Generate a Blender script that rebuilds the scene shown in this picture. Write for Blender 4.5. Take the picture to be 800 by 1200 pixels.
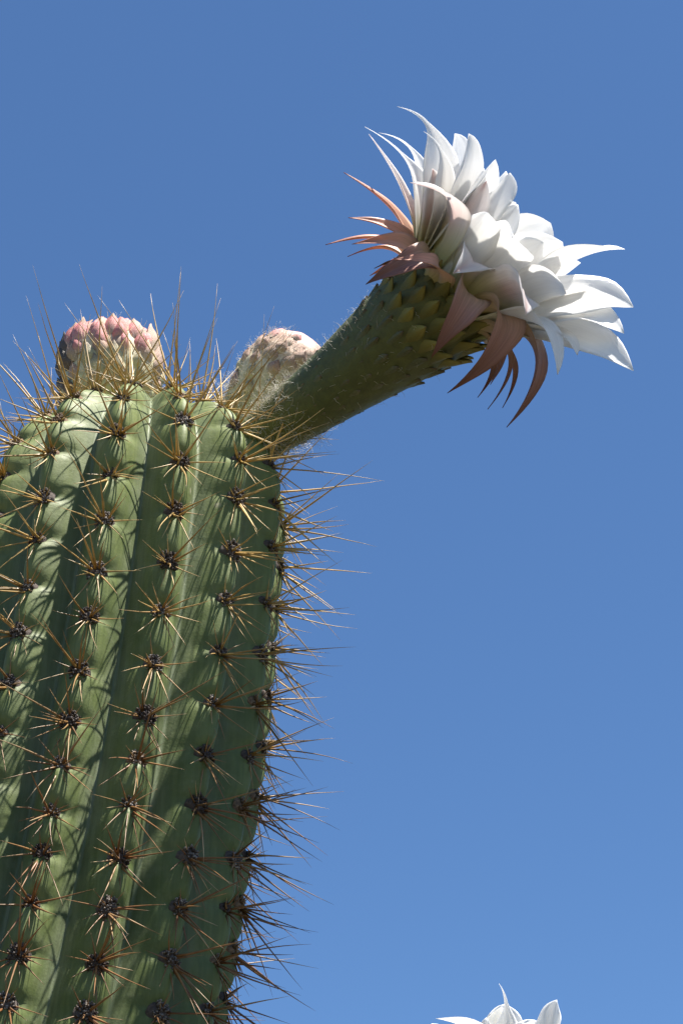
import bpy, math, random
import numpy as np
from mathutils import Vector, Matrix, Quaternion

for o in list(bpy.data.objects): bpy.data.objects.remove(o)
random.seed(7); rng = np.random.default_rng(7)
scene = bpy.context.scene
COL = scene.collection
R = math.radians

# ------------------------------------------------------------------ camera
PITCH = R(35.0)
CAM = Vector((0, 0, 1.5))
FWD = Vector((0, math.cos(PITCH), math.sin(PITCH)))
UPV = Vector((0, -math.sin(PITCH), math.cos(PITCH)))
RGT = Vector((1, 0, 0))
cd = bpy.data.cameras.new('camera'); cam = bpy.data.objects.new('camera', cd); COL.objects.link(cam)
cd.sensor_fit = 'VERTICAL'; cd.sensor_height = 36; cd.sensor_width = 24; cd.lens = 72
cd.clip_start = 0.02; cd.clip_end = 8000
cam.location = CAM; cam.rotation_euler = (R(90) + PITCH, 0, 0)
scene.camera = cam
FPX = 2400.0
def at(px, py, d):
    return CAM + FWD*d + RGT*((px-400)/FPX*d) + UPV*((600-py)/FPX*d)

# ------------------------------------------------------------------ sky and sun
SUN_EL, SUN_AZ = R(68), R(56.5)            # azimuth measured from the viewer's side towards the right
SUN = Vector((math.sin(SUN_AZ)*math.cos(SUN_EL), -math.cos(SUN_AZ)*math.cos(SUN_EL), math.sin(SUN_EL)))
w = bpy.data.worlds.new('World'); scene.world = w; w.use_nodes = True
nt = w.node_tree; nt.nodes.clear()
sky = nt.nodes.new('ShaderNodeTexSky'); sky.sky_type = 'NISHITA'; sky.sun_disc = False
sky.sun_elevation = SUN_EL; sky.sun_rotation = math.atan2(SUN.x, SUN.y)
sky.altitude = 600; sky.air_density = 1.0; sky.dust_density = 0.1; sky.ozone_density = 3.0
bg = nt.nodes.new('ShaderNodeBackground'); bg.inputs[1].default_value = 0.0505
wo = nt.nodes.new('ShaderNodeOutputWorld')
wb = nt.nodes.new('ShaderNodeMix'); wb.data_type = 'RGBA'; wb.blend_type = 'MULTIPLY'; wb.inputs[0].default_value = 1.0
wb.inputs[7].default_value = (0.80, 1.03, 1.22, 1)       # white balance of the whole sky
nt.links.new(sky.outputs[0], wb.inputs[6]); nt.links.new(wb.outputs[2], bg.inputs[0]); nt.links.new(bg.outputs[0], wo.inputs[0])
sd = bpy.data.lights.new('sun', 'SUN'); sd.energy = 5.0; sd.angle = R(0.53); sd.color = (1.0, 0.955, 0.88)
so = bpy.data.objects.new('sun', sd); COL.objects.link(so); so.location = (1, -2, 6)
so.rotation_euler = SUN.to_track_quat('Z', 'Y').to_euler()
vs = scene.view_settings
vs.view_transform = 'Standard'; vs.look = 'None'; vs.exposure = 1.4; vs.gamma = 1.0; vs.use_curve_mapping = False

# ------------------------------------------------------------------ node helpers
def newmat(name):
    m = bpy.data.materials.new(name); m.use_nodes = True
    n = m.node_tree; n.nodes.clear()
    out = n.nodes.new('ShaderNodeOutputMaterial'); b = n.nodes.new('ShaderNodeBsdfPrincipled')
    n.links.new(b.outputs[0], out.inputs[0])
    return m, n, b, out
def node(n, typ, **kw):
    x = n.nodes.new(typ)
    for k, v in kw.items():
        if k in x.inputs: x.inputs[k].default_value = v
        else: setattr(x, k, v)
    return x
def noise(n, scale, detail=4, rough=0.55, vec=None, dist=0.0):
    x = node(n, 'ShaderNodeTexNoise'); x.inputs['Scale'].default_value = scale
    x.inputs['Detail'].default_value = detail; x.inputs['Roughness'].default_value = rough
    x.inputs['Distortion'].default_value = dist
    if vec: n.links.new(vec, x.inputs['Vector'])
    return x
def ramp(n, fac, stops):
    x = node(n, 'ShaderNodeValToRGB'); e = x.color_ramp.elements
    while len(e) < len(stops): e.new(0.5)
    for i, (p, c) in enumerate(stops):
        e[i].position = p; e[i].color = (c[0], c[1], c[2], 1) if len(c) == 3 else c
    n.links.new(fac, x.inputs[0]); return x
def mixc(n, fac, a, b, mode='MIX'):
    x = node(n, 'ShaderNodeMix', data_type='RGBA', blend_type=mode)
    for s, v in ((0, fac), (6, a), (7, b)):
        if hasattr(v, 'is_output'): n.links.new(v, x.inputs[s])
        elif s == 0: x.inputs[0].default_value = v
        else: x.inputs[s].default_value = (v[0], v[1], v[2], 1)
    return x.outputs[2]
def bump(n, b, h, strength, dist):
    x = node(n, 'ShaderNodeBump'); x.inputs['Strength'].default_value = strength; x.inputs['Distance'].default_value = dist
    n.links.new(h, x.inputs['Height']); n.links.new(x.outputs[0], b.inputs['Normal']); return x
def attr(n, name):
    return node(n, 'ShaderNodeAttribute', attribute_name=name)

# ------------------------------------------------------------------ materials
def mat_stem():
    m, n, b, o = newmat('cactus_skin')
    tc = node(n, 'ShaderNodeTexCoord'); v = tc.outputs['Object']
    a = attr(n, 'tint')                                   # R crest, G height factor, B noise seed
    sep = node(n, 'ShaderNodeSeparateColor'); n.links.new(a.outputs['Color'], sep.inputs[0])
    n1 = noise(n, 26, 5, 0.6, v); n2 = noise(n, 160, 4, 0.6, v); n3 = noise(n, 900, 3, 0.6, v)
    base = ramp(n, n1.outputs['Fac'], [(0.30, (0.078, 0.107, 0.037)), (0.52, (0.110, 0.139, 0.051)), (0.75, (0.137, 0.162, 0.069))])
    c = mixc(n, sep.outputs[1], base.outputs[0], (0.170, 0.202, 0.072))             # fresh growth at the crown is lighter
    bloom = ramp(n, n2.outputs['Fac'], [(0.48, (0, 0, 0)), (0.72, (0.5, 0.5, 0.5))])
    c = mixc(n, bloom.outputs[0], c, (0.161, 0.182, 0.102))
    fl_ = ramp(n, sep.outputs[0], [(0.0, (0.6, 0.6, 0.6)), (0.3, (0.0, 0.0, 0.0))]); fn = ramp(n, n1.outputs['Fac'], [(0.35, (0.35, 0.35, 0.35)), (0.65, (1, 1, 1))])
    c = mixc(n, mixc(n, 1.0, fl_.outputs[0], fn.outputs[0], 'MULTIPLY'), c, (0.185, 0.215, 0.150))      # glaucous bloom on the flanks
    crest = node(n, 'ShaderNodeMath', operation='MULTIPLY'); n.links.new(sep.outputs[0], crest.inputs[0]); crest.inputs[1].default_value = 0.35
    c = mixc(n, crest.outputs[0], c, (0.137, 0.168, 0.046))
    # vertical fine streaks
    mp = node(n, 'ShaderNodeMapping'); mp.inputs['Scale'].default_value = (1, 1, 0.05); n.links.new(v, mp.inputs[0])
    st = noise(n, 420, 3, 0.6, mp.outputs[0]); sr = ramp(n, st.outputs['Fac'], [(0.42, (0.86, 0.88, 0.84)), (0.6, (1.06, 1.05, 1.02))])
    c = mixc(n, 1.0, c, sr.outputs[0], 'MULTIPLY')
    # corky scabs
    vo = node(n, 'ShaderNodeTexVoronoi'); vo.inputs['Scale'].default_value = 46; n.links.new(v, vo.inputs['Vector'])
    sc = ramp(n, vo.outputs['Distance'], [(0.055, (1, 1, 1)), (0.10, (0, 0, 0))])
    gate = ramp(n, noise(n, 15, 2, 0.5, v).outputs['Fac'], [(0.55, (0, 0, 0)), (0.60, (1, 1, 1))])
    g2 = mixc(n, 1.0, sc.outputs[0], gate.outputs[0], 'MULTIPLY')
    c = mixc(n, g2, c, (0.42, 0.38, 0.27))
    n.links.new(c, b.inputs['Base Color'])
    rr = ramp(n, n2.outputs['Fac'], [(0.3, (0.48, 0.48, 0.48)), (0.7, (0.66, 0.66, 0.66))]); n.links.new(rr.outputs[0], b.inputs['Roughness'])
    b.inputs['Specular IOR Level'].default_value = 0.26
    b.inputs['Subsurface Weight'].default_value = 0.06; b.inputs['Subsurface Radius'].default_value = (0.002, 0.003, 0.001)
    hh = node(n, 'ShaderNodeMath', operation='ADD'); n.links.new(n3.outputs['Fac'], hh.inputs[0])
    h2 = node(n, 'ShaderNodeMath', operation='MULTIPLY'); n.links.new(n2.outputs['Fac'], h2.inputs[0]); h2.inputs[1].default_value = 3.0
    n.links.new(h2.outputs[0], hh.inputs[1])
    bump(n, b, hh.outputs[0], 0.14, 0.0006)
    return m
def mat_spine():
    m, n, b, o = newmat('spine_horn')
    a = attr(n, 'tint'); nz = noise(n, 260, 3, 0.6, node(n, 'ShaderNodeTexCoord').outputs['Object'])
    r = ramp(n, nz.outputs['Fac'], [(0.3, (0.72, 0.70, 0.66)), (0.7, (1.2, 1.15, 1.1))])
    c = mixc(n, 1.0, a.outputs['Color'], r.outputs[0], 'MULTIPLY')
    n.links.new(c, b.inputs['Base Color']); b.inputs['Roughness'].default_value = 0.42
    tr = node(n, 'ShaderNodeBsdfTranslucent'); n.links.new(c, tr.inputs[0])
    ms = node(n, 'ShaderNodeMixShader'); ms.inputs[0].default_value = 0.12
    n.links.new(b.outputs[0], ms.inputs[1]); n.links.new(tr.outputs[0], ms.inputs[2]); n.links.new(ms.outputs[0], o.inputs[0])
    return m
def mat_areole(name, dark, mid, tip):
    m, n, b, o = newmat(name)
    tc = node(n, 'ShaderNodeTexCoord'); oi = node(n, 'ShaderNodeObjectInfo')
    nz = noise(n, 700, 4, 0.7, tc.outputs['Object'])
    a = attr(n, 'tint'); sep = node(n, 'ShaderNodeSeparateColor'); n.links.new(a.outputs['Color'], sep.inputs[0])
    c0 = ramp(n, nz.outputs['Fac'], [(0.35, dark), (0.62, mid)])
    mt = node(n, 'ShaderNodeMath', operation='MULTIPLY'); n.links.new(sep.outputs[0], mt.inputs[0]); n.links.new(oi.outputs['Random'], mt.inputs[1])
    c = mixc(n, mt.outputs[0], c0.outputs[0], tip)
    n.links.new(c, b.inputs['Base Color']); b.inputs['Roughness'].default_value = 0.85
    bump(n, b, nz.outputs['Fac'], 0.8, 0.0008)
    return m
def mat_petal(name, stops, trans, back=None, vein=0.10):
    """colour runs along the petal (attribute tint: R along, G across, B seed, A unused)"""
    m, n, b, o = newmat(name)
    a = attr(n, 'tint'); sep = node(n, 'ShaderNodeSeparateColor'); n.links.new(a.outputs['Color'], sep.inputs[0])
    tc = node(n, 'ShaderNodeTexCoord')
    c = ramp(n, sep.outputs[0], stops).outputs[0]
    if back:
        mid = ramp(n, sep.outputs[1], [(0.0, (1, 1, 1)), (0.55, (0.2, 0.2, 0.2)), (0.9, (0, 0, 0))])
        rb = ramp(n, sep.outputs[0], back)
        fc = node(n, 'ShaderNodeMath', operation='MULTIPLY'); n.links.new(mid.outputs[0], fc.inputs[0]); n.links.new(rb.outputs['Alpha'], fc.inputs[1])
        c = mixc(n, fc.outputs[0], c, rb.outputs[0])
    # fine lengthwise veins from across coordinate
    cb = node(n, 'ShaderNodeCombineXYZ')
    ax = node(n, 'ShaderNodeMath', operation='MULTIPLY'); n.links.new(sep.outputs[1], ax.inputs[0]); ax.inputs[1].default_value = 9
    ay = node(n, 'ShaderNodeMath', operation='MULTIPLY'); n.links.new(sep.outputs[0], ay.inputs[0]); ay.inputs[1].default_value = 1.6
    az = node(n, 'ShaderNodeMath', operation='MULTIPLY'); n.links.new(sep.outputs[2], az.inputs[0]); az.inputs[1].default_value = 20
    for i, q in enumerate((ax, ay, az)): n.links.new(q.outputs[0], cb.inputs[i])
    vn = noise(n, 1.3, 3, 0.6, cb.outputs[0])
    vr = ramp(n, vn.outputs['Fac'], [(0.35, (1-vein,)*3), (0.65, (1.0, 1.0, 1.0))])
    c = mixc(n, 1.0, c, vr.outputs[0], 'MULTIPLY')
    n.links.new(c, b.inputs['Base Color']); b.inputs['Roughness'].default_value = 0.45
    b.inputs['Specular IOR Level'].default_value = 0.3
    b.inputs['Sheen Weight'].default_value = 0.0
    bump(n, b, vn.outputs['Fac'], 0.25, 0.0006)
    tr = node(n, 'ShaderNodeBsdfTranslucent'); n.links.new(c, tr.inputs[0])
    ms = node(n, 'ShaderNodeMixShader'); ms.inputs[0].default_value = trans
    n.links.new(b.outputs[0], ms.inputs[1]); n.links.new(tr.outputs[0], ms.inputs[2]); n.links.new(ms.outputs[0], o.inputs[0])
    return m
def mat_scale(name, stops, wool=(0.55, 0.5, 0.42), woolamt=0.25, ws=230):
    m, n, b, o = newmat(name)
    a = attr(n, 'tint'); sep = node(n, 'ShaderNodeSeparateColor'); n.links.new(a.outputs['Color'], sep.inputs[0])
    oi = node(n, 'ShaderNodeObjectInfo'); tc = node(n, 'ShaderNodeTexCoord')
    c = ramp(n, sep.outputs[0], stops).outputs[0]
    nz = noise(n, 420, 4, 0.65, tc.outputs['Object'])
    vr = ramp(n, nz.outputs['Fac'], [(0.3, (0.75, 0.75, 0.75)), (0.7, (1.15, 1.15, 1.15))])
    c = mixc(n, 1.0, c, vr.outputs[0], 'MULTIPLY')
    rv = ramp(n, oi.outputs['Random'], [(0, (0.8, 0.82, 0.78)), (1, (1.15, 1.12, 1.1))]); c = mixc(n, 1.0, c, rv.outputs[0], 'MULTIPLY')
    wn = ramp(n, noise(n, ws, 3, 0.7, tc.outputs['Object']).outputs['Fac'], [(0.52, (0, 0, 0)), (0.66, (woolamt,)*3)])
    c = mixc(n, wn.outputs[0], c, wool)
    n.links.new(c, b.inputs['Base Color']); b.inputs['Roughness'].default_value = 0.6
    bump(n, b, nz.outputs['Fac'], 0.4, 0.0006)
    return m
def mat_plain(name, col, rough=0.7, trans=0.0, nscale=300, var=0.25):
    m, n, b, o = newmat(name)
    nz = noise(n, nscale, 4, 0.6, node(n, 'ShaderNodeTexCoord').outputs['Object'])
    c = ramp(n, nz.outputs['Fac'], [(0.3, tuple(x*(1-var) for x in col)), (0.7, tuple(min(1, x*(1+var)) for x in col))]).outputs[0]
    n.links.new(c, b.inputs['Base Color']); b.inputs['Roughness'].default_value = rough
    if trans:
        tr = node(n, 'ShaderNodeBsdfTranslucent'); n.links.new(c, tr.inputs[0])
        ms = node(n, 'ShaderNodeMixShader'); ms.inputs[0].default_value = trans
        n.links.new(b.outputs[0], ms.inputs[1]); n.links.new(tr.outputs[0], ms.inputs[2]); n.links.new(ms.outputs[0], o.inputs[0])
    return m
def mat_tube():
    m, n, b, o = newmat('flower_tube_skin')
    a = attr(n, 'tint'); sep = node(n, 'ShaderNodeSeparateColor'); n.links.new(a.outputs['Color'], sep.inputs[0])
    tc = node(n, 'ShaderNodeTexCoord'); nz = noise(n, 220, 5, 0.65, tc.outputs['Object'])
    c = ramp(n, sep.outputs[0], [(0.0, (0.15, 0.16, 0.05)), (0.4, (0.060, 0.078, 0.022)), (1.0, (0.085, 0.09, 0.018))]).outputs[0]
    vr = ramp(n, nz.outputs['Fac'], [(0.3, (0.7, 0.7, 0.7)), (0.7, (1.2, 1.2, 1.2))]); c = mixc(n, 1.0, c, vr.outputs[0], 'MULTIPLY')
    n.links.new(c, b.inputs['Base Color']); b.inputs['Roughness'].default_value = 0.65
    bump(n, b, nz.outputs['Fac'], 0.5, 0.001)
    return m
def mat_ground():
    m, n, b, o = newmat('dry_soil')
    tc = node(n, 'ShaderNodeTexCoord')
    n1 = noise(n, 0.7, 6, 0.6, tc.outputs['Object']); n2 = noise(n, 30, 5, 0.7, tc.outputs['Object'])
    c1 = ramp(n, n1.outputs['Fac'], [(0.3, (0.045, 0.042, 0.026)), (0.7, (0.085, 0.072, 0.046))]).outputs[0]
    c2 = ramp(n, n2.outputs['Fac'], [(0.3, (0.7, 0.7, 0.7)), (0.7, (1.15, 1.15, 1.15))]).outputs[0]
    n.links.new(mixc(n, 1.0, c1, c2, 'MULTIPLY'), b.inputs['Base Color']); b.inputs['Roughness'].default_value = 0.95
    bump(n, b, n2.outputs['Fac'], 0.6, 0.02)
    return m
M = {
 'stem': mat_stem(), 'spine': mat_spine(), 'tube': mat_tube(), 'ground': mat_ground(),
 'areole': mat_areole('areole_felt', (0.022, 0.015, 0.012), (0.085, 0.058, 0.044), (0.38, 0.34, 0.30)),
 'areole_young': mat_areole('areole_young_wool', (0.06, 0.036, 0.02), (0.22, 0.13, 0.065), (0.62, 0.56, 0.48)),
 'petal': mat_petal('white_petal', [(0.0, (0.62, 0.66, 0.28)), (0.16, (0.80, 0.78, 0.62)), (0.34, (0.90, 0.89, 0.87)), (1.0, (0.92, 0.92, 0.92))], 0.55, vein=0.05),
 'petal_pink': mat_petal('pink_flushed_petal', [(0.0, (0.60, 0.62, 0.20)), (0.25, (0.76, 0.73, 0.46)), (0.48, (0.86, 0.81, 0.78)), (1.0, (0.90, 0.88, 0.88))], 0.58,
          back=[(0.1, (0.55, 0.5, 0.2, 0.0)), (0.45, (0.78, 0.50, 0.48, 0.42)), (0.8, (0.82, 0.66, 0.65, 0.25)), (1.0, (0.62, 0.32, 0.26, 0.8))], vein=0.08),
 'sepal': mat_petal('salmon_sepal', [(0.0, (0.50, 0.44, 0.18)), (0.25, (0.76, 0.52, 0.40)), (0.7, (0.76, 0.40, 0.29)), (1.0, (0.38, 0.15, 0.10))], 0.32, vein=0.22),
 'sepal_dark': mat_petal('dusky_rose_sepal', [(0.0, (0.56, 0.50, 0.16)), (0.22, (0.62, 0.46, 0.32)), (0.6, (0.48, 0.27, 0.23)), (1.0, (0.20, 0.08, 0.06))], 0.30, vein=0.25),
 'scale_top': mat_scale('olive_scale', [(0.0, (0.07, 0.07, 0.014)), (0.5, (0.125, 0.117, 0.019)), (0.9, (0.24, 0.21, 0.038)), (1.0, (0.22, 0.16, 0.05))], woolamt=0.05),
 'scale_low': mat_scale('green_scale', [(0.0, (0.060, 0.074, 0.022)), (0.8, (0.070, 0.080, 0.025)), (1.0, (0.11, 0.08, 0.04))], woolamt=0.3),
 'bud_pink': mat_scale('pink_bud_scale', [(0.0, (0.46, 0.38, 0.26)), (0.30, (0.58, 0.23, 0.20)), (0.62, (0.50, 0.115, 0.12)), (0.84, (0.22, 0.12, 0.06))], (0.78, 0.62, 0.58), 0.45),
 'bud_cream': mat_scale('cream_bud_scale', [(0.0, (0.46, 0.46, 0.24)), (0.5, (0.40, 0.36, 0.18)), (0.85, (0.20, 0.15, 0.07)), (1.0, (0.12, 0.07, 0.04))], (0.80, 0.76, 0.66), 0.75),
 'bud_core': mat_scale('bud_core_skin', [(0.0, (0.44, 0.47, 0.18)), (0.5, (0.54, 0.50, 0.32)), (1.0, (0.50, 0.26, 0.22))], (0.72, 0.66, 0.54), 0.5, 800),
 'bud_brown': mat_scale('brown_bud_scale', [(0.0, (0.46, 0.38, 0.24)), (0.5, (0.40, 0.24, 0.16)), (1.0, (0.26, 0.13, 0.08))], (0.80, 0.70, 0.62), 0.6),
 'bud_dark': mat_scale('dark_brown_scale', [(0.0, (0.16, 0.12, 0.08)), (0.6, (0.08, 0.055, 0.04)), (1.0, (0.04, 0.03, 0.025))], (0.4, 0.36, 0.3), 0.35),  # darker brown for the lower bud scales that face left
 'wool': mat_plain('white_wool', (0.72, 0.69, 0.62), 0.8, 0.3),
 'stamen': mat_plain('pale_yellow_stamen', (0.80, 0.72, 0.34), 0.6, 0.3),
}

# ------------------------------------------------------------------ mesh helpers
class MB:
    def __init__(s): s.v = []; s.f = []; s.c = []
    def add(s, verts, faces, cols):
        k = len(s.v); s.v += [tuple(p) for p in verts]; s.c += list(cols)
        s.f += [tuple(i+k for i in f) for f in faces]
    def mesh(s, name, mat, smooth=True):
        me = bpy.data.meshes.new(name); me.from_pydata(s.v, [], s.f)
        ca = me.color_attributes.new('tint', 'FLOAT_COLOR', 'POINT')
        buf = np.ones((len(s.v), 4), dtype=np.float32); buf[:, :3] = np.array(s.c, dtype=np.float32)[:, :3]
        ca.data.foreach_set('color', buf.ravel())
        if smooth: me.polygons.foreach_set('use_smooth', [True]*len(me.polygons))
        me.materials.append(M[mat]); me.update(); return me
def link(name, me, parent=None, mw=None, label=None, cat=None, group=None, kind=None):
    o = bpy.data.objects.new(name, me); COL.objects.link(o)
    if parent is not None: o.parent = parent
    if mw is not None: o.matrix_basis = mw
    for k, v in (('label', label), ('category', cat), ('group', group), ('kind', kind)):
        if v: o[k] = v
    return o
def smooth(x, a, b):
    t = np.clip((x-a)/(b-a), 0, 1); return t*t*(3-2*t)
def vnoise(seed):
    r = np.random.default_rng(seed); k = r.normal(size=(6, 3)); ph = r.uniform(0, 6.28, 6)
    def f(p, s): return float(np.sum(np.sin((k @ np.array(p))*s+ph))/6)
    return f
def frame(z, hint):
    z = z.normalized(); x = hint.cross(z)
    if x.length < 1e-5: x = Vector((1, 0, 0)).cross(z)
    x.normalize(); y = z.cross(x)
    return x, y, z
def mat4(o, x, y, z):
    m = Matrix((x, y, z)).transposed().to_4x4(); m.translation = o; return m

def tube_along(mb, pts, rads, col0, col1, sides=5, gamma=1.0):
    n = len(pts); t0 = (pts[1]-pts[0]).normalized()
    x, y, _ = frame(t0, Vector((0.3, 0.5, 0.8)))
    vs_, fs, cs = [], [], []
    for i in range(n):
        t = (pts[min(i+1, n-1)]-pts[max(i-1, 0)]).normalized()
        x = (x - t*x.dot(t)).normalized(); y = t.cross(x)
        u = (i/(n-1))**gamma; c = tuple(a+(b-a)*u for a, b in zip(col0, col1))
        for k in range(sides):
            a = 2*math.pi*k/sides; vs_.append(pts[i]+(x*math.cos(a)+y*math.sin(a))*rads[i]); cs.append(c)
    for i in range(n-1):
        for k in range(sides):
            a, b = i*sides+k, i*sides+(k+1) % sides; fs.append((a, b, b+sides, a+sides))
    fs.append(tuple(range(sides))[::-1]); fs.append(tuple((n-1)*sides+k for k in range(sides)))
    mb.add(vs_, fs, cs)
def strand(mb, p, d, length, rad, curl, rnd, segs=5, col=(0.8, 0.8, 0.8)):
    pts = [Vector(p)]; d = Vector(d).normalized()
    for i in range(segs):
        d = (d + Vector((rnd.gauss(0, curl), rnd.gauss(0, curl), rnd.gauss(0, curl)))).normalized()
        pts.append(pts[-1]+d*(length/segs))
    tube_along(mb, pts, [rad*(1-0.7*i/segs) for i in range(segs+1)], col, col, sides=3)

# ------------------------------------------------------------------ ground
def make_ground():
    mb = MB(); rr = random.Random(3)
    radii = [0, 0.4, 0.8, 1.3, 2, 3, 5, 9, 20, 60, 200, 800, 4000]; N = 48
    vs_ = [(0, 0, 0)]; fs = []
    for i, r in enumerate(radii[1:]):
        for k in range(N):
            a = 2*math.pi*k/N; vs_.append((r*math.cos(a), r*math.sin(a), rr.uniform(-0.012, 0.012) if r < 9 else rr.uniform(-.02, .02)))
    for k in range(N): fs.append((0, 1+k, 1+(k+1) % N))
    for i in range(len(radii)-2):
        for k in range(N):
            a, b = 1+i*N+k, 1+i*N+(k+1) % N; fs.append((a, a+N, b+N, b))
    mb.add(vs_, fs, [(0, 0, 0)]*len(vs_))
    link('ground', mb.mesh('ground', 'ground'), kind='structure')
make_ground()

# ------------------------------------------------------------------ ribbed stem
class Stem:
    """column about a slightly leaning axis; s = length along the meridian, 0 at the reference level, theta 0 faces the viewer"""
    def __init__(s, A, lean, bow, rad, nribs, th0, h0, H, base_z, depth, ribs, jit):
        s.A, s.lean, s.bow, s.R, s.n, s.th0, s.depth, s.ribs, s.jit = A, lean, bow, rad, nribs, th0, depth, ribs, jit
        s.smin = (base_z - A.z); psi = np.linspace(0, 1, 200)*math.pi/2
        r = np.cos(psi)**0.62; h = h0 + H*np.sin(psi)**1.0
        hh = np.concatenate([[s.smin], h]); rr = np.concatenate([[1.0], r])*rad
        ds = np.hypot(np.diff(hh), np.diff(rr)); S = np.concatenate([[0], np.cumsum(ds)]) + s.smin
        s.S, s.hh, s.rr, s.smax = S, hh, rr, S[-1]; s.h0 = h0
    def theta(s, k): return s.th0 + k*2*math.pi/s.n + s.jit.get(k, 0)
    def surf(s, th, sv, crest=None, u=None, crest_only=False):
        h = np.interp(sv, s.S, s.hh); r = np.interp(sv, s.S, s.rr)
        return h, r
    def axis(s, h):
        b = s.bow; hc = np.maximum(h, -0.34); q = -b*(hc+0.12)**2 + b*0.012
        q = np.where(h < -0.34, q + (h+0.34)*(b*0.44), q)
        return np.stack([s.A.x + s.lean*h + q, s.A.y + 0*h, s.A.z + h], -1)
    def point(s, th, sv, f):
        """f = 1 on a crest, 0 in a valley"""
        h = np.interp(sv, s.S, s.hh); r = np.interp(sv, s.S, s.rr)
        d = s.depth*np.clip(r/s.R, 0, 1)**0.6
        rad = r - d*(1-f)*np.minimum(1, r/s.R*1.4)
        ax = s.axis(h)
        return ax + np.stack([np.sin(th)*rad, -np.cos(th)*rad, 0*rad], -1)
    def creno(s, k, sv):
        L = np.array(sorted(s.ribs[k])); L = np.concatenate([[L[0]-0.024*i for i in range(60, 0, -1)], L, [L[-1]+0.03]])
        i = np.clip(np.searchsorted(L, sv), 1, len(L)-1)
        u = (L[i]-sv)/(L[i]-L[i-1])                       # 0 at the areole above, 1 at the areole below
        return u, L[i]-L[i-1]
    def build(s, per=22, step=0.0022):
        svals = np.concatenate([np.arange(s.smin, -0.42, 0.03), np.arange(-0.42, s.smax, step), [s.smax-1e-4]])
        ns = len(svals); cols = []; V = []; C = []
        for k in range(s.n):
            ta, tb = s.theta(k), s.theta((k+1) % s.n) + (2*math.pi if k == s.n-1 else 0)
            for j in range(per):
                x = j/per                                    # 0 at this crest, 1 at the next
                th = ta + (tb-ta)*x
                c = abs(math.cos(math.pi*x)); tt = 2*min(x, 1-x); f = 1-(math.sqrt(tt*tt+0.08)-math.sqrt(0.08))/(math.sqrt(1.08)-math.sqrt(0.08))
                f = np.full(ns, f)
                kk = k if x < 0.5 else (k+1) % s.n
                u, gap = s.creno(kk, svals)
                cw = max(0, c)**2.6
                bulge = np.sin(np.pi*np.clip(u, 0, 1)**0.72)**1.1
                notch = np.exp(-((u-0.93)/0.10)**2) + np.exp(-((u+0.04)/0.07)**2)
                amp = s.depth*np.where(svals > -0.42, 1, 0)
                f = f + cw*0.10*bulge - max(0, c)**4*0.12*notch - max(0, c)**1.6*0.10*np.exp(-((u-0.84)/0.12)**2)
                # soft chevron furrow running down from each notch on to the flanks
                uu = (u - 0.25*(1-c)) % 1.0
                f = f - 0.02*np.exp(-((uu-0.93)/0.07)**2)*(1-cw)*c
                f = f*1.0
                P = s.point(np.full(ns, th), svals, f)
                V.append(P); fresh = smooth(svals, -0.12, s.smax*0.8)*0.7
                C.append(np.stack([np.full(ns, cw), fresh, np.full(ns, x)], -1))
        V = np.array(V); C = np.array(C); nc = len(V)
        # slow unevenness of the whole skin
        nz = np.sin(V[..., 0]*61+1.3)*np.sin(V[..., 2]*47+0.4) + np.sin(V[..., 1]*83)*np.sin(V[..., 2]*29+2)
        ctr = s.axis(np.interp(svals, s.S, s.hh))[None]
        V = ctr + (V-ctr)*(1+0.006*nz[..., None])
        mb = MB(); mb.v = [tuple(p) for p in V.reshape(-1, 3)]; mb.c = C.reshape(-1, 3)
        F = []
        for c in range(nc):
            d = (c+1) % nc
            for i in range(ns-1):
                F.append((c*ns+i, d*ns+i, d*ns+i+1, c*ns+i+1))
        F.append(tuple(c*ns+ns-1 for c in range(nc)))
        mb.f = F; return mb
    def site(s, k, sv):
        """position, outward normal and uphill direction of the crest at areole sv"""
        th = s.theta(k); e = 0.004; f = np.array([0.88]*3)
        P = s.point(np.full(3, th), np.array([sv-e, sv, min(sv+e, s.smax-1e-4)]), f)
        up = Vector(P[2]-P[0]).normalized(); side = Vector((math.cos(th), math.sin(th), 0))
        n = side.cross(up).normalized()
        if n.dot(Vector((math.sin(th), -math.cos(th), 0.2))) < 0: n = -n
        return Vector(P[1]), n, up

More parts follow.
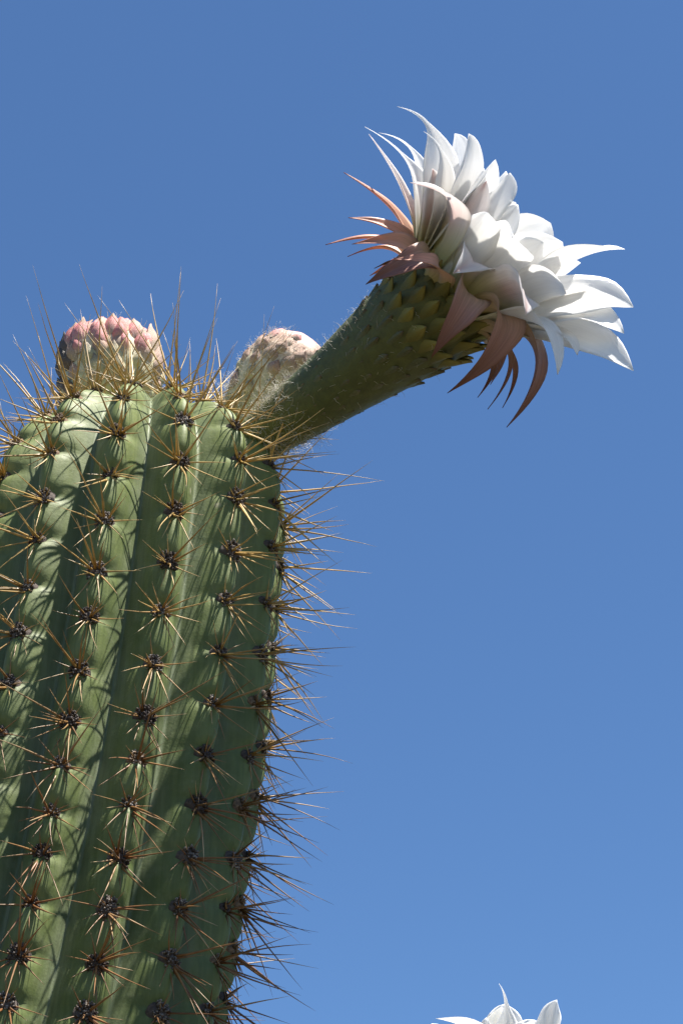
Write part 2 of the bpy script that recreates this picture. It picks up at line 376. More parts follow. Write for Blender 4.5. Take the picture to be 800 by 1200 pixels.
# ------------------------------------------------------------------ areoles and spines
def areole_mesh(seed, mat, size=0.0043):
    rr = random.Random(seed); nf = vnoise(seed); mb = MB()
    # felted cushion
    nu, nv = 14, 7; vs_ = []; cs = []
    for i in range(nv+1):
        ph = math.pi*0.5*(1-i/nv)
        for j in range(nu):
            a = 2*math.pi*j/nu
            p = Vector((math.cos(a)*math.cos(math.pi/2-ph) if False else math.cos(a)*math.sin(math.pi/2*(1-i/nv)) , math.sin(a)*math.sin(math.pi/2*(1-i/nv))*1.25, math.sin(math.pi/2*i/nv)*0.95-0.30))
            q = 1+0.18*nf(p, 5); vs_.append(p*(size*q)); cs.append((0.15*rr.random(), 0, 0))
    fs = []
    for i in range(nv):
        for j in range(nu):
            a, b = i*nu+j, i*nu+(j+1) % nu; fs.append((a, b, b+nu, a+nu))
    mb.add(vs_, fs, cs)
    # knobbly bases of old spines and tufts of felt
    for i in range(80):
        a = rr.uniform(0, 6.28); q = math.sqrt(rr.random())*0.95
        p = Vector((math.cos(a)*q, math.sin(a)*q*1.2, 0.12+0.50*math.sqrt(max(0, 1-q*q))))*size
        d = (Vector((math.cos(a)*q*0.8, math.sin(a)*q*0.8+0.1, 0.95))+Vector((rr.gauss(0, .25), rr.gauss(0, .25), 0))).normalized()
        L = size*rr.uniform(0.14, 0.34); r0 = size*rr.uniform(0.06, 0.13)
        g = rr.random()
        tube_along(mb, [p-d*L*0.3, p+d*L*0.5, p+d*L*0.9, p+d*L], [r0, r0*1.05, r0*0.8, r0*0.3], (0.1*g, 0, 0), (1.0*g, 0, 0), sides=5)
    return mb.mesh('areole', mat)
AREOLES = {m: [areole_mesh(50+i, m) for i in range(5)] for m in ('areole', 'areole_young')}

def spine_points(p, d, length, bend, droop, wob, segs=7):
    pts = [p.copy()]; v = d.copy()
    for i in range(segs):
        v = (v + bend*(1.0/segs) + wob*(math.sin(i*1.7)*0.02)).normalized()
        pts.append(pts[-1]+v*(length/segs))
    return pts
def spine_geo(mb, p, d, length, r0, rr, young):
    bend = Vector((rr.gauss(0, .10), rr.gauss(0, .10), rr.gauss(0, .10)-0.03))
    wob = Vector((rr.gauss(0, 1), rr.gauss(0, 1), rr.gauss(0, 1)))
    segs = 7; pts = spine_points(p, d, length, bend, 0, wob, segs)
    rads = [r0*1.35]+[r0*(1-(i/segs)**1.25)*1.0+0.00003 for i in range(1, segs+1)]
    g = max(0, min(1, young+rr.gauss(0, .12)))
    old0, old1 = (0.21, 0.092, 0.032), (0.24, 0.125, 0.05)
    yng0, yng1 = (0.50, 0.335, 0.095), (0.58, 0.42, 0.18)
    if rr.random() < 0.16: old1 = (0.55, 0.42, 0.25)
    br = rr.uniform(0.7, 1.2)
    mixv = lambda a, b: tuple((x+(y-x)*g)*br for x, y in zip(a, b))
    tube_along(mb, pts, rads, mixv(old0, yng0), mixv(old1, yng1), sides=5)
    return pts

def dress_stem(stem, root, height_range, seed, limit_individual=True, spine_budget=300, wool_young=True):
    """areoles (each a part), the most conspicuous spines (each a sub-part) and the remaining spines as one part"""
    rr = random.Random(seed); cand = []
    for k in range(stem.n):
        for sv in stem.ribs[k]:
            if not (height_range[0] <= sv <= height_range[1]): continue
            P, n, up = stem.site(k, sv)
            young = float(smooth(np.array(sv), -0.22, 0.05)); tip = float(smooth(np.array(sv), 0.0, 0.07))
            side = up.cross(n)
            kind = 'areole_young' if rr.random() < 0.15+0.5*tip else 'areole'
            sz = rr.uniform(0.84, 1.14)*(1-0.12*tip)
            mw = mat4(P - n*0.0005, side*sz, up*sz, n*sz*rr.uniform(0.9, 1.25))
            a = link('areole', rr.choice(AREOLES[kind]), root, mw)
            inv = a.matrix_basis.inverted()
            jobs = []
            th = stem.theta(k)
            nrad = rr.randint(8, 11)
            off = rr.uniform(0, 6.28)
            for i in range(nrad):
                az = off + 2*math.pi*(i+rr.uniform(-.3, .3))/nrad
                el = R(rr.uniform(12, 38))
                L = rr.uniform(0.009, 0.023)*(1+0.35*math.sin(-az))
                jobs.append((az, el, L*(1+0.25*tip), rr.uniform(0.00033, 0.00046)))
            for i in range(rr.randint(4, 7) if tip < 0.3 else rr.randint(2, 3)):
                az = rr.uniform(0, 6.28); el = R(rr.uniform(40, 82))
                jobs.append((az, el, rr.uniform(0.022, 0.046)*(1+0.5*tip), rr.uniform(0.00042, 0.00058)))
            if tip > 0.1:
                for i in range(1): jobs.append((rr.uniform(0.2, 2.9), R(rr.uniform(30, 80)), rr.uniform(0.03, 0.06), rr.uniform(0.0005, 0.0007)))
            for az, el, L, r0 in jobs:
                d = (side*math.cos(az)+up*math.sin(az))*math.cos(el)+n*math.sin(el)
                d = (d + Vector((0, 0, -0.24*(1-young)-0.12*(1-tip)+0.08*tip))).normalized()
                q = P + n*0.0012 + (side*math.cos(az)+up*math.sin(az))*0.0028*rr.random()
                # visible size from the viewing side decides which become separate objects
                rel = q-CAM; dep = rel.dot(FWD); px = 400+FPX*rel.x/dep; py = 600-FPX*rel.dot(UPV)/dep
                dd = d*L; lp = FPX/dep*math.hypot(dd.x, dd.dot(UPV))
                facing = n.dot(-rel.normalized())
                vis = lp if (-40 < px < 840 and -40 < py < 1240 and facing > -0.35) else 0
                cand.append((vis, a, inv, q, d, L, r0, rr.random(), young))
    cand.sort(key=lambda c: -c[0]); rest = MB(); n_ind = 0
    for i, (vis, a, inv, q, d, L, r0, sd_, young) in enumerate(cand):
        r2 = random.Random(sd_)
        if i < spine_budget and vis > 0:
            mb = MB(); spine_geo(mb, q, d, L, r0, r2, young)
            mb.v = [tuple(inv @ Vector(v)) for v in mb.v]
            link('spine', mb.mesh('spine', 'spine'), a)
        else: spine_geo(rest, q, d, L, r0, r2, young)
    link('spines', rest.mesh('spines', 'spine'), root, kind='stuff')

# ------------------------------------------------------------------ petals and scales
def bez(ctrl, t):
    pts = list(ctrl)
    while len(pts) > 1: pts = [a.lerp(b, t) for a, b in zip(pts[:-1], pts[1:])]
    return pts[0]
def petal_mesh(name, ctrl, axis_o, axis_d, width, mat, shape='petal', cup=0.25, roll=0.0, twist=0.0, thick=0.00045, seed=0, nu=22, nv=10, ruffle=1.0):
    rr = random.Random(seed); ph = [rr.uniform(0, 6.28) for _ in range(4)]
    mb = MB(); top, bot, cs = [], [], []
    sd_ = rr.random()
    for i in range(nu+1):
        t = i/nu; p = bez(ctrl, t); q = bez(ctrl, min(1, t+0.01)); o = bez(ctrl, max(0, t-0.01)); tan = (q-o).normalized()
        rel = p-axis_o; rad = rel-axis_d*rel.dot(axis_d)
        if rad.length < 1e-6: rad = Vector((0, -1, 0))
        rad.normalize(); sidev = axis_d.cross(rad).normalized()
        nor = sidev.cross(tan).normalized(); sidev = tan.cross(nor).normalized()
        ang = roll+twist*t
        s2 = sidev*math.cos(ang)+nor*math.sin(ang); n2 = nor*math.cos(ang)-sidev*math.sin(ang)
        if n2.dot(rad) < 0 and abs(ang) < 1.2 and tan.dot(axis_d) > 0.3: n2 = -n2
        if shape == 'petal':
            wv = (0.42+0.58*float(smooth(np.array(t), 0.0, 0.55))) if t < 0.6 else max(0.0, 1-((t-0.6)/0.4)**2.0)**0.85
        elif shape == 'tail':
            wv = (0.5+0.5*float(smooth(np.array(t), 0.0, 0.4))) if t < 0.45 else 0.10*(1-t)/0.2 if t > 0.8 else 1-0.9*float(smooth(np.array(t), 0.45, 0.8))
        elif shape == 'point':
            wv = (0.50+0.50*float(smooth(np.array(t), 0.0, 0.42))) if t < 0.5 else max(0.0, 1-((t-0.5)/0.5)**2.1)**0.9
        else:
            wv = (0.62+0.38*float(smooth(np.array(t), 0.0, 0.25))) if t < 0.3 else max(0.0, 1-((t-0.3)/0.7)**1.35)
        wv = max(wv, 0.012)
        for j in range(nv+1):
            x = 2*j/nv-1
            hw = width*0.5*wv*(1+(0.06*math.sin(8*t+ph[0]+(2 if x > 0 else 0))+0.03*math.sin(21*t+ph[1]+(1 if x > 0 else 4)))*ruffle)
            z = -cup*hw*(x*x) + 0.12*hw*math.sin(4*t+ph[1])*x*ruffle + 0.07*hw*ruffle*math.sin(13*t+ph[2]+3*x)*x*x + 0.035*hw*math.sin(7*x+ph[3]+2*t)
            z += 0.07*hw*math.exp(-(x/0.16)**2)             # midrib
            pt = p+s2*(x*hw)+n2*z
            th = thick*(1-0.75*abs(x)**3)*(1-0.6*t)
            top.append(pt+n2*th*0.5); bot.append(pt-n2*th*0.5); cs.append((t, abs(x), sd_))
    W = nv+1; K = len(top); fs = []
    for i in range(nu):
        for j in range(nv):
            a = i*W+j; fs.append((a, a+1, a+W+1, a+W)); fs.append((K+a, K+a+W, K+a+W+1, K+a+1))
    for i in range(nu):
        a = i*W; fs.append((a, a+W, K+a+W, K+a)); a = i*W+nv; fs.append((a, K+a, K+a+W, a+W))
    for j in range(nv):
        fs.append((j, K+j, K+j+1, j+1)); a = nu*W+j; fs.append((a, a+1, K+a+1, K+a))
    mb.add(top+bot, fs, cs+cs)
    return mb.mesh(name, mat)

def scale_mesh(name, mat, seed, pointed=1.0, keel=0.18, lift=0.16, puff=0.12):
    """unit scale: base at the origin, y towards the tip (length 1), x width (1), z outward"""
    rr = random.Random(seed); mb = MB(); nu, nv = 7, 6; top, bot, cs = [], [], []
    for i in range(nu+1):
        t = i/nu; wv = (0.8+0.2*math.sin(math.pi*min(1, t/0.45)*0.5)) if t < 0.4 else max(0.02, (1-((t-0.4)/0.6)**(1.3+0.6*(1-pointed))))
        for j in range(nv+1):
            x = 2*j/nv-1
            z = puff*math.sin(math.pi*min(1, t*1.1))*(1-x*x) + lift*t*t - 0.16*x*x*wv + keel*0.4*math.exp(-(x/0.25)**2)*t*(1-0.4*t) + rr.uniform(-.012, .012)
            p = Vector((x*0.5*wv, t, z)); top.append(p); bot.append(p-Vector((0, 0, 0.075*(1-0.7*t)))); cs.append((t, abs(x), 0))
    W = nv+1; K = len(top); fs = []
    for i in range(nu):
        for j in range(nv):
            a = i*W+j; fs.append((a, a+1, a+W+1, a+W)); fs.append((K+a, K+a+W, K+a+W+1, K+a+1))
    for i in range(nu):
        a = i*W; fs.append((a, a+W, K+a+W, K+a)); a = i*W+nv; fs.append((a, K+a, K+a+W, a+W))
    for j in range(nv): a = nu*W+j; fs.append((a, a+1, K+a+1, K+a))
    mb.add(top+bot, fs, cs+cs); return mb.mesh(name, mat)
SC = {m: [scale_mesh('scale', m, 20+i, lift=l, puff=pf) for i in range(3)] for m, l, pf in
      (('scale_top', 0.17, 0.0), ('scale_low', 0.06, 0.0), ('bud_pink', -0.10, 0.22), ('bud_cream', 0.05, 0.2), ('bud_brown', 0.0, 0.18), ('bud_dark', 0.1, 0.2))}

class Lathe:
    """body of revolution about a curved centre line; profile radii given along it"""
    def __init__(s, ctrl, prof, lump=0.02, seed=1):
        s.ctrl = ctrl; s.prof = prof; s.nf = vnoise(seed); s.lump = lump
        s.len = sum((bez(ctrl, (i+1)/40)-bez(ctrl, i/40)).length for i in range(40))
    def fr(s, t):
        p = bez(s.ctrl, t); d = (bez(s.ctrl, min(1, t+0.01))-bez(s.ctrl, max(0, t-0.01))).normalized()
        x, y, z = frame(d, FWD); return p, x, y, z
    def rad(s, t): return float(np.interp(t, [q[0] for q in s.prof], [q[1] for q in s.prof]))
    def pt(s, t, a, off=0.0):
        p, x, y, z = s.fr(t); return p+(x*math.cos(a)+y*math.sin(a))*(s.rad(t)+off)
    def mesh(s, name, mat, nt_=40, na=40):
        mb = MB(); vs_, fs, cs = [], [], []
        for i in range(nt_+1):
            t = i/nt_; p, x, y, z = s.fr(t); r = s.rad(t)
            for k in range(na):
                a = 2*math.pi*k/na; q = s.nf((math.cos(a)*1.2, math.sin(a)*1.2, t*4), 2.5)
                vs_.append(p+(x*math.cos(a)+y*math.sin(a))*r*(1+s.lump*q)); cs.append((t, 0, 0))
        for i in range(nt_):
            for k in range(na):
                a, b = i*na+k, i*na+(k+1) % na; fs.append((a, b, b+na, a+na))
        fs.append(tuple(range(na))[::-1]); fs.append(tuple(nt_*na+k for k in range(na)))
        mb.add(vs_, fs, cs); return mb.mesh(name, mat)
    def scale(s, t, a, w_, l_, me, parent, lean=0.0, off=0.0, zs=None, name='scale'):
        P = s.pt(t, a, off); e = 0.02; Q = s.pt(min(1, t+e), a, off); P0 = s.pt(max(0, t-e), a, off)
        y = (Q-P0).normalized(); p, xx, yy, zz = s.fr(t); out = xx*math.cos(a)+yy*math.sin(a)
        x = y.cross(out).normalized(); z = x.cross(y)
        q = Quaternion(x, lean); y = q @ y; z = q @ z
        zs = zs or l_
        return link(name, me, parent, mat4(P-z*0.0003, x*w_, y*l_, z*zs))

# ------------------------------------------------------------------ the large cactus
A0 = CAM + FWD*1.0 + UPV*(-50/FPX); A0.x = -0.1011
RIBMM = {13: [40, 66], 0: [36, 15, -11, -34, -60, -84, -110], 1: [20, -4, -30, -57, -81, -108, -133, -154, -176, -194, -216, -238, -258],
 2: [7, -21, -49, -75, -102, -128, -149, -170, -194, -216, -239, -260], 3: [-1, -31, -58, -86, -112, -137, -161, -185, -208, -230],
 4: [-10, -42, -70, -96, -123, -148, -173, -196, -220, -241], 5: [-50, -77, -104, -129, -158, -182, -203, -225]}
JIT = {13: -0.06, 0: -0.005, 1: 0.005, 2: -0.005, 3: -0.005, 4: 0.005, 5: -0.05}
STEM_SMAX = 0.135
def rib_lists(n, known, rr, top, bottom=-0.44):
    out = []
    for k in range(n):
        L = [v/1000 for v in known.get(k, [])]
        if not L: L = [rr.uniform(-0.02, 0.005)]
        hi, lo = max(L), min(L)
        while hi < top:
            g = 0.0235 if hi < 0.03 else 0.021 if hi < 0.06 else 0.019
            hi += g*rr.uniform(0.92, 1.08)
            if hi < top: L.append(hi)
        while lo > bottom: lo -= 0.0235*rr.uniform(0.92, 1.06); L.append(lo)
        out.append(sorted(L))
    return out
rr0 = random.Random(5)
stem = Stem(A0, 0.0907, 0.20, 0.0725, 14, -0.5101, 0.016, 0.061, -0.03, 0.0165, None, JIT)
stem.ribs = rib_lists(14, RIBMM, rr0, stem.smax-0.022)
base = stem.axis(np.array([stem.smin+0.03]))[0]
cactus = link('columnar_cactus', None, label='large ribbed green columnar cactus with golden spines, woolly pink bud and open white flower', cat='cactus')
link('stem', stem.build().mesh('stem', 'stem'), cactus)
dress_stem(stem, cactus, (-0.40, 0.2), 11)

# ------------------------------------------------------------------ flower
class Flower:
    def __init__(s, mouth, a, e, n, px): s.o, s.a, s.e, s.n, s.px = mouth, a.normalized(), e.normalized(), n.normalized(), px
    def P(s, a, e, n): return s.o+(s.a*a+s.e*e+s.n*n)*s.px

def hair_on(lathe, mb, rr, count, t0, t1, length, stand=0.5, curl=0.35, toward=None, rad=0.00009):
    for i in range(count):
        t = rr.uniform(t0, t1); a = rr.uniform(0, 6.283)
        p, x, y, z = lathe.fr(t); out = x*math.cos(a)+y*math.sin(a)
        if toward is not None and out.dot(toward) < 0.72: continue
        d = out*stand+z*rr.uniform(0.1, 1.0)+Vector((rr.gauss(0, .3), rr.gauss(0, .3), rr.gauss(0, .3)))
        g = rr.uniform(0.6, 1)
        strand(mb, lathe.pt(t, a, -0.0003), d, length*rr.uniform(0.5, 1.3), rad*rr.uniform(0.7, 1.3), curl, rr, 4)

def build_flower(root, fl, base_pt, bend, r_base, r_mouth, petals, sepals, seed, label=None, rows=11, per=18, hair=500, name='flower'):
    rr = random.Random(seed)
    tube = Lathe([base_pt, base_pt.lerp(fl.o, 0.5)+bend, fl.P(42, 0, 0)], [(0, r_base), (0.12, r_base*1.06), (0.5, r_base*1.02+(r_mouth-r_base)*0.42), (0.85, r_mouth*0.97), (1.0, r_mouth*0.96)], 0.02, seed)
    body = link(name, tube.mesh(name, 'tube', 48, 44), root, label=label)
    for r in range(rows):
        t = 0.14+0.80*(r/(rows-1))**0.95; rad_ = tube.rad(t); c = 2*math.pi*rad_/per
        for k in range(per):
            a = 2*math.pi*(k+0.5*(r % 2)+rr.uniform(-.06, .06))/per
            big = t > 0.56
            l_ = c*(1.95 if big else 1.6)*rr.uniform(0.92, 1.1); me = rr.choice(SC['scale_top' if t > 0.74 else 'scale_low'])
            tube.scale(t, a, c*1.25, l_, me, body, lean=rr.uniform(0.0, 0.07), off=-0.0002, zs=l_*(1.0 if big else 0.6))
    for i, p in enumerate(petals):
        link('petal', petal_mesh('petal', [fl.P(*c) for c in p['c']], fl.o, fl.a, p['w']*fl.px, p.get('m', 'petal'), p.get('s', 'petal'), p.get('cup', 0.3), p.get('roll', 0), p.get('tw', 0), seed=seed*100+i), body)
    for i, p in enumerate(sepals):
        link('sepal', petal_mesh('sepal', [fl.P(*c) for c in p['c']], fl.o, fl.a, p['w']*fl.px*1.15, p.get('m', 'sepal'), p.get('s', 'sepal'), p.get('cup', 0.45), p.get('roll', 0), p.get('tw', 0), seed=seed*100+60+i, thick=0.0009, nu=20, nv=8), body)
    st = MB()
    for i in range(150):
        a = rr.uniform(0, 6.283); q = math.sqrt(rr.uniform(0.05, 1)); r0, r1 = 30*q, 48*q
        L = rr.uniform(80, 116)
        pts = [fl.P(36, r0*math.cos(a), r0*math.sin(a)), fl.P(L*0.5, r1*0.8*math.cos(a), r1*0.8*math.sin(a)), fl.P(L, r1*math.cos(a+.1), r1*math.sin(a+.1))]
        tube_along(st, pts, [0.00028, 0.00024, 0.0002], (0.8, 0.8, 0.4), (0.8, 0.8, 0.5), 4)
        d = (pts[2]-pts[1]).normalized(); x, y, z = frame(d, FWD)
        tube_along(st, [pts[2]-x*0.0012, pts[2]-x*0.0006, pts[2]+x*0.0006, pts[2]+x*0.0012], [0.0003, 0.00065, 0.00065, 0.0003], (1, 1, 1), (1, 1, 1), 5)
    link('stamens', st.mesh('stamens', 'stamen'), body, kind='stuff')
    hb = MB()
    hair_on(tube, hb, rr, int(hair*0.25), 0.0, 0.95, 0.006, 0.35, 0.4)
    hair_on(tube, hb, rr, int(hair*0.45), 0.0, 0.28, 0.011, 0.6, 0.45)
    hair_on(tube, hb, rr, hair, 0.05, 0.92, 0.0045, 0.3, 0.5, toward=UPV*0.8-RGT*0.6)
    link('tube_hair', hb.mesh('tube_hair', 'wool'), body, kind='stuff')
    return body, tube

mouth = at(500, 372, 0.985); PX = 0.985/FPX
c40, s40 = math.cos(R(40)), math.sin(R(40))
fl = Flower(mouth, RGT*c40+UPV*s40, RGT*-s40+UPV*c40, -FWD, PX)
def pet(tip, w, m='petal', s='petal', cup=0.3, roll=0, tw=0, r0=54, hook=None, a0=32, sp=0.0):
    """petal from the rim towards tip (along, across, towards viewer); sp > 0 spreads early, < 0 stays upright longer"""
    a, e, n = tip; q = math.hypot(e, n) or 1; be, bn = e/q*r0, n/q*r0; d = a-a0
    c = [(a0-8, be*0.9, bn*0.9), (a0+d*0.36+4, be+(e-be)*(0.30+sp), bn+(n-bn)*(0.30+sp)), (a0+d*0.74+6, be+(e-be)*(0.70+sp), bn+(n-bn)*(0.70+sp)), (a, e, n)]
    if hook: c = c+[hook]
    return dict(c=c, w=w*1.12, m=m, s=s, cup=cup, roll=roll, tw=tw)
PETALS = [
 # upper edge, faces half turned to the viewer
 pet((112, 150, 20), 46, s='tail', roll=0.7, hook=(86, 216, 14)),
 pet((162, 166, 22), 52, s='tail', roll=0.9, hook=(128, 208, 28)),
 pet((134, 164, -24), 44, s='tail', roll=0.6, hook=(100, 206, -30)),
 pet((160, 124, -14), 50, s='point', roll=-0.7, hook=(166, 146, -16)),
 pet((160, 110, 30), 52, s='point', roll=0.8, hook=(170, 130, 36)),
 pet((142, 130, 40), 44, s='tail', roll=0.9, hook=(130, 164, 48)),
 pet((186, 74, -30), 60, cup=0.7, roll=-0.6),
 pet((176, 88, 26), 60, cup=0.4, roll=0.8),
 pet((112, 126, 36), 46, s='point', roll=0.8, m='petal_pink'),
 # far side, inner faces towards the viewer
 pet((164, 26, -80), 58), pet((192, -6, -60), 74, cup=0.3), pet((150, 70, -120), 54), pet((140, -90, -130), 56), pet((120, 120, -110), 50), pet((150, -50, -120), 56), pet((176, 40, -60), 56),
 # right-hand spread, broad faces half turned to the viewer
 pet((188, -54, 34), 74, s='point', cup=0.25, roll=-0.5, hook=(222, -88, 36)),
 pet((184, -66, -30), 72, cup=0.25, roll=0.5),
 pet((170, -98, 6), 74, s='point', cup=0.2, roll=-0.8, hook=(192, -146, 4)),
 pet((158, -118, 26), 64, cup=0.2, s='point', roll=-0.8, hook=(160, -162, 28)),
 pet((160, -118, -30), 66, s='point', roll=0.7, hook=(164, -150, -30)),
 pet((136, -144, 34), 56, s='point', cup=0.2, roll=-0.9, hook=(140, -202, 32)),
 pet((112, -118, 52), 38, s='point', roll=-0.6, hook=(98, -146, 60)),
 pet((106, -96, 80), 48, s='point', roll=-0.4, hook=(62, -148, 96)),
 pet((170, -36, 50), 70, cup=0.25),
 # near side, backs towards the viewer
 pet((122, 78, 66), 54, s='point', m='petal_pink', cup=0.2, hook=(74, 124, 96)),
 pet((150, 74, 44), 50, s='point', m='petal_pink', cup=0.2),
 pet((166, 58, 40), 60, s='point', cup=0.35, hook=(176, 64, 44)),
 pet((158, 30, 52), 58, s='point', cup=0.25),
 pet((112, 34, 78), 48, s='point', cup=0.2, hook=(120, 42, 90)),
 pet((138, 0, 74), 58, s='point', cup=0.2, hook=(118, 2, 122)),
 pet((152, -22, 56), 60, s='point', cup=0.2),
 pet((112, -44, 82), 62, s='point', m='petal_pink', cup=0.15, hook=(74, -74, 122)),
 pet((92, 10, 84), 46, s='point', m='petal_pink', cup=0.3, hook=(44, 14, 108)),
 pet((136, -60, 66), 58, s='point', cup=0.15, hook=(130, -84, 86)),
 # inner whorl
 pet((160, 30, 40), 50), pet((168, -30, 20), 50), pet((160, 60, 0), 48), pet((150, 20, -60), 50), pet((154, -50, -50), 50), pet((162, 90, 10), 46),
]
def sep(pts, w, m='sepal', **kw): d = dict(c=pts, w=w, m=m); d.update(kw); return d
SEPALS = [
 sep([(24, 56, -8), (58, 92, -6), (56, 130, 0), (34, 192, 6)], 22, roll=0.5),
 sep([(28, 56, 16), (62, 84, 18), (78, 130, 22), (84, 206, 16)], 20, m='petal_pink', roll=0.6),
 sep([(22, 58, -12), (44, 92, -18), (18, 118, -12), (-36, 142, -4)], 20, roll=0.4),
 sep([(24, 58, 6), (50, 84, 12), (36, 112, 22), (2, 146, 26)], 24, roll=0.5),
 sep([(20, 56, -20), (36, 82, -26), (20, 104, -20), (-24, 116, -18)], 17, roll=0.3),
 sep([(22, 52, 28), (44, 74, 38), (26, 92, 48), (-16, 118, 44)], 26, roll=0.6),
 sep([(18, 60, 6), (26, 70, 10), (14, 78, 10), (-16, 76, 12)], 11, m='sepal_dark'),
 sep([(16, 60, -6), (22, 72, -6), (8, 80, -4), (-10, 84, -4)], 10, m='sepal_dark'),
 sep([(24, 36, 46), (52, 44, 68), (26, 58, 84), (-36, 70, 74)], 42, m='sepal_dark', roll=0.25),
 sep([(28, 16, 56), (48, 22, 78), (40, 46, 94), (4, 70, 92)], 28, m='sepal'),
 sep([(38, -8, 58), (66, -10, 84), (28, -22, 112), (-34, -42, 90)], 46, m='sepal_dark'),
 sep([(38, -30, 50), (88, -54, 78), (52, -92, 94), (-44, -84, 66)], 44, m='sepal_dark', roll=-0.2),
 sep([(36, -50, 26), (100, -86, 40), (74, -142, 40), (-14, -158, 28)], 42, m='sepal_dark', roll=-0.3),
 sep([(30, -52, 12), (66, -84, 14), (44, -116, 12), (-16, -128, 12)], 20, m='sepal_dark'),
 sep([(30, -54, -8), (66, -86, -10), (46, -122, -10), (0, -138, -6)], 20, m='sepal_dark'),
 sep([(28, -44, 38), (60, -70, 50), (40, -92, 52), (2, -108, 44)], 24, m='sepal_dark'),
 sep([(26, -46, 30), (52, -70, 30), (26, -86, 34), (-34, -84, 34)], 12, m='sepal_dark'),
 sep([(26, -40, -40), (56, -70, -60), (36, -100, -70), (-10, -110, -60)], 22, m='sepal_dark'),
 sep([(26, 30, -50), (56, 60, -80), (36, 80, -110), (-10, 90, -120)], 24), sep([(26, -6, -58), (56, -10, -90), (36, -20, -130), (-10, -20, -140)], 26),
]
fbase = at(300, 517, 1.03)
flower, tube = build_flower(cactus, fl, fbase, Vector((0, 0, -0.002)), 0.0125, 0.0272, PETALS, SEPALS, 3, label='open white flower on a scaly green tube', hair=1600)

# ------------------------------------------------------------------ buds
def build_bud(root, ctrl, prof, rows, seed, label, hair, hl=0.006, core='bud_core', dark_left=False):
    rr = random.Random(seed); lt = Lathe(ctrl, prof, 0.05, seed)
    body = link('flower_bud', lt.mesh('flower_bud', core, 36, 36), root, label=label)
    for (t, n, w_, l_, mat, lean) in rows:
        o = rr.uniform(0, 6.28)
        for k in range(n):
            a = o+2*math.pi*(k+rr.uniform(-.18, .18))/n; q = rr.uniform(0.72, 1.25)
            tj = t+rr.uniform(-.015, .015); out = (lt.pt(tj, a)-lt.fr(tj)[0]).normalized()
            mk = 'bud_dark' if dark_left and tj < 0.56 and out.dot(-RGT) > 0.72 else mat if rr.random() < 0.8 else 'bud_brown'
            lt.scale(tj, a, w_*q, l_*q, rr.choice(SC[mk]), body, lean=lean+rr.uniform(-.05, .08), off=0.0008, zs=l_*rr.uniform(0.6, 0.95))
    hb = MB(); hair_on(lt, hb, rr, hair, 0.0, 0.9, hl, 0.35, 0.5); hair_on(lt, hb, rr, hair//2, 0.0, 0.35, hl*1.5, 0.6, 0.5); link('bud_wool', hb.mesh('bud_wool', 'wool'), body, kind='stuff')
    return body
D1 = 1.10; u1 = D1/FPX
b1 = at(127, 494, D1); b1t = at(132, 381, D1+0.02)
build_bud(cactus, [b1, b1.lerp(b1t, .5), b1t], [(0, 40*u1), (0.2, 56*u1), (0.45, 59*u1), (0.62, 57*u1), (0.78, 50*u1), (0.9, 40*u1), (0.97, 26*u1), (1, 10*u1)],
  [(0.16, 11, 0.009, 0.010, 'bud_cream', 0.05), (0.27, 12, 0.010, 0.011, 'bud_cream', 0.05), (0.38, 12, 0.010, 0.012, 'bud_cream', 0.05), (0.47, 12, 0.010, 0.013, 'bud_brown', 0.03), (0.53, 13, 0.0095, 0.015, 'bud_pink', 0.0), (0.62, 13, 0.010, 0.016, 'bud_pink', -0.02), (0.71, 12, 0.010, 0.015, 'bud_pink', -0.05), (0.78, 11, 0.0095, 0.013, 'bud_pink', -0.08), (0.83, 8, 0.011, 0.013, 'bud_pink', -0.2)],
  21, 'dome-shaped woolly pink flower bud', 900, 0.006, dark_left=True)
D2 = 1.075; u2 = D2/FPX
b2 = at(280, 520, D2); b2t = at(366, 404, D2+0.01)
build_bud(cactus, [b2, b2.lerp(b2t, .5)+UPV*0.003, b2t], [(0, 34*u2), (0.3, 47*u2), (0.55, 53*u2), (0.75, 52*u2), (0.9, 42*u2), (1, 22*u2)],
  [(0.30, 10, 0.009, 0.009, 'bud_cream', 0.0), (0.42, 11, 0.009, 0.009, 'bud_cream', 0.0), (0.52, 12, 0.009, 0.009, 'bud_brown', 0.02), (0.61, 12, 0.009, 0.009, 'bud_brown', 0.0), (0.70, 11, 0.009, 0.009, 'bud_brown', -0.05), (0.79, 9, 0.009, 0.009, 'bud_pink', -0.1), (0.88, 7, 0.009, 0.008, 'bud_pink', -0.2)],
  22, 'woolly brownish pink flower bud behind the tube', 2200, 0.007)

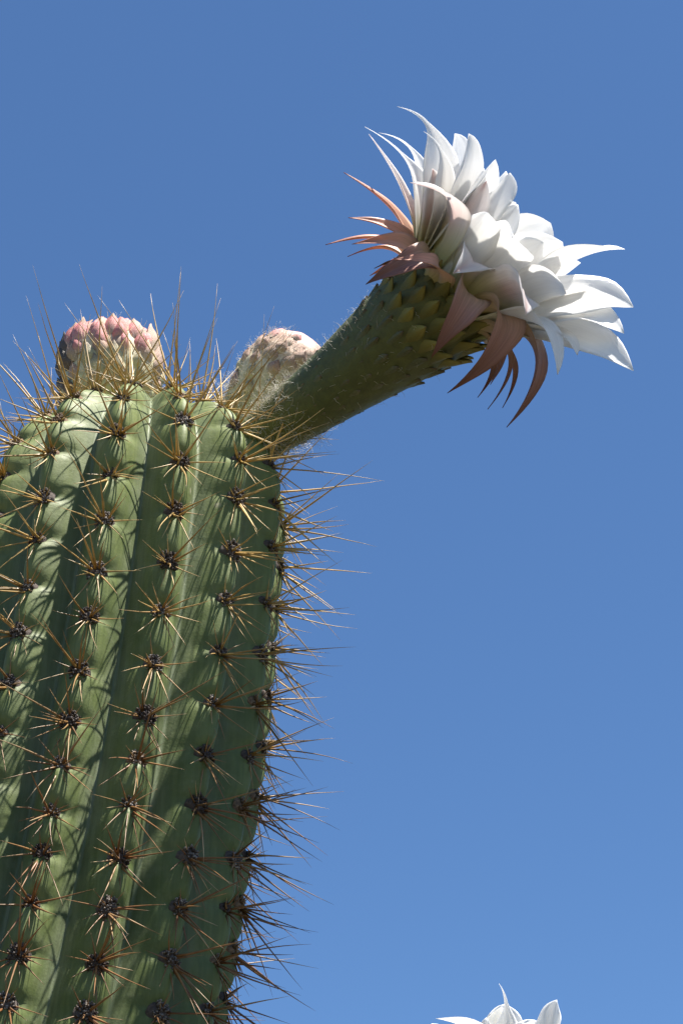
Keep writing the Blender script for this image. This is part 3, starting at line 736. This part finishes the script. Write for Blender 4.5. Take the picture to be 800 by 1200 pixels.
# ------------------------------------------------------------------ second cactus: only the petal tips of its flower reach into view
m2 = at(586, 1330, 1.10)
stem2 = Stem(Vector((m2.x+0.005, m2.y, 1.55)), 0.0, 0.0, 0.055, 11, 0.2, 0.04, 0.05, -0.03, 0.013, None, {})
stem2.ribs = rib_lists(11, {}, random.Random(9), stem2.smax-0.02)
cactus2 = link('columnar_cactus', None, label='lower cactus of which only white petal tips of its flower show', cat='cactus')
link('stem', stem2.build(12, 0.004).mesh('stem', 'stem'), cactus2)
def dress_simple(stem, root, lo, seed):
    rr = random.Random(seed); rest = MB()
    for k in range(stem.n):
        for sv in stem.ribs[k]:
            if sv < lo: continue
            P, n, up = stem.site(k, sv); side = up.cross(n)
            link('areole', rr.choice(AREOLES['areole']), root, mat4(P, side, up, n))
            for i in range(10):
                az = rr.uniform(0, 6.28); el = R(rr.uniform(15, 75))
                spine_geo(rest, P+n*0.001, (side*math.cos(az)+up*math.sin(az))*math.cos(el)+n*math.sin(el), rr.uniform(.012, .03), 0.0005, rr, 0.4)
    link('spines', rest.mesh('spines', 'spine'), root, kind='stuff')
dress_simple(stem2, cactus2, -0.1, 4)
PX2 = 1.10/FPX
fl2 = Flower(m2, UPV*0.98+RGT*0.1+FWD*0.1, RGT*-0.995+UPV*0.1, -FWD, PX2)
P2 = [
 pet((158, 4, 20), 36, s='tail', hook=(178, 20, 22)), pet((150, -42, 30), 58, s='point', cup=0.2, hook=(168, -48, 30)),
 pet((140, 40, 60), 50, s='point', hook=(140, 92, 60)), pet((140, 10, -30), 50), pet((142, -8, 40), 44), pet((120, -90, 20), 46), pet((110, -110, -40), 46),
 pet((110, 90, -40), 46), pet((130, 0, -90), 46), pet((110, -40, -110), 46), pet((110, 40, 110), 44), pet((100, -20, 130), 44), pet((100, -80, 90), 44), pet((135, 30, 10), 44),
]
S2 = [sep([(26, 52*math.cos(a), 52*math.sin(a)), (56, 84*math.cos(a), 84*math.sin(a)), (16, 118*math.cos(a), 118*math.sin(a)), (-24, 128*math.cos(a), 128*math.sin(a))], 22, m='sepal_dark') for a in np.linspace(0, 5.7, 11)]
top2 = Vector(stem2.axis(np.array([stem2.hh[-1]]))[0])
build_flower(cactus2, fl2, top2-Vector((0, 0, 0.006)), Vector((0, 0, 0)), 0.013, 0.0285, P2, S2, 5, label='white flower seen only by its petal tips', rows=7, per=12, hair=200)
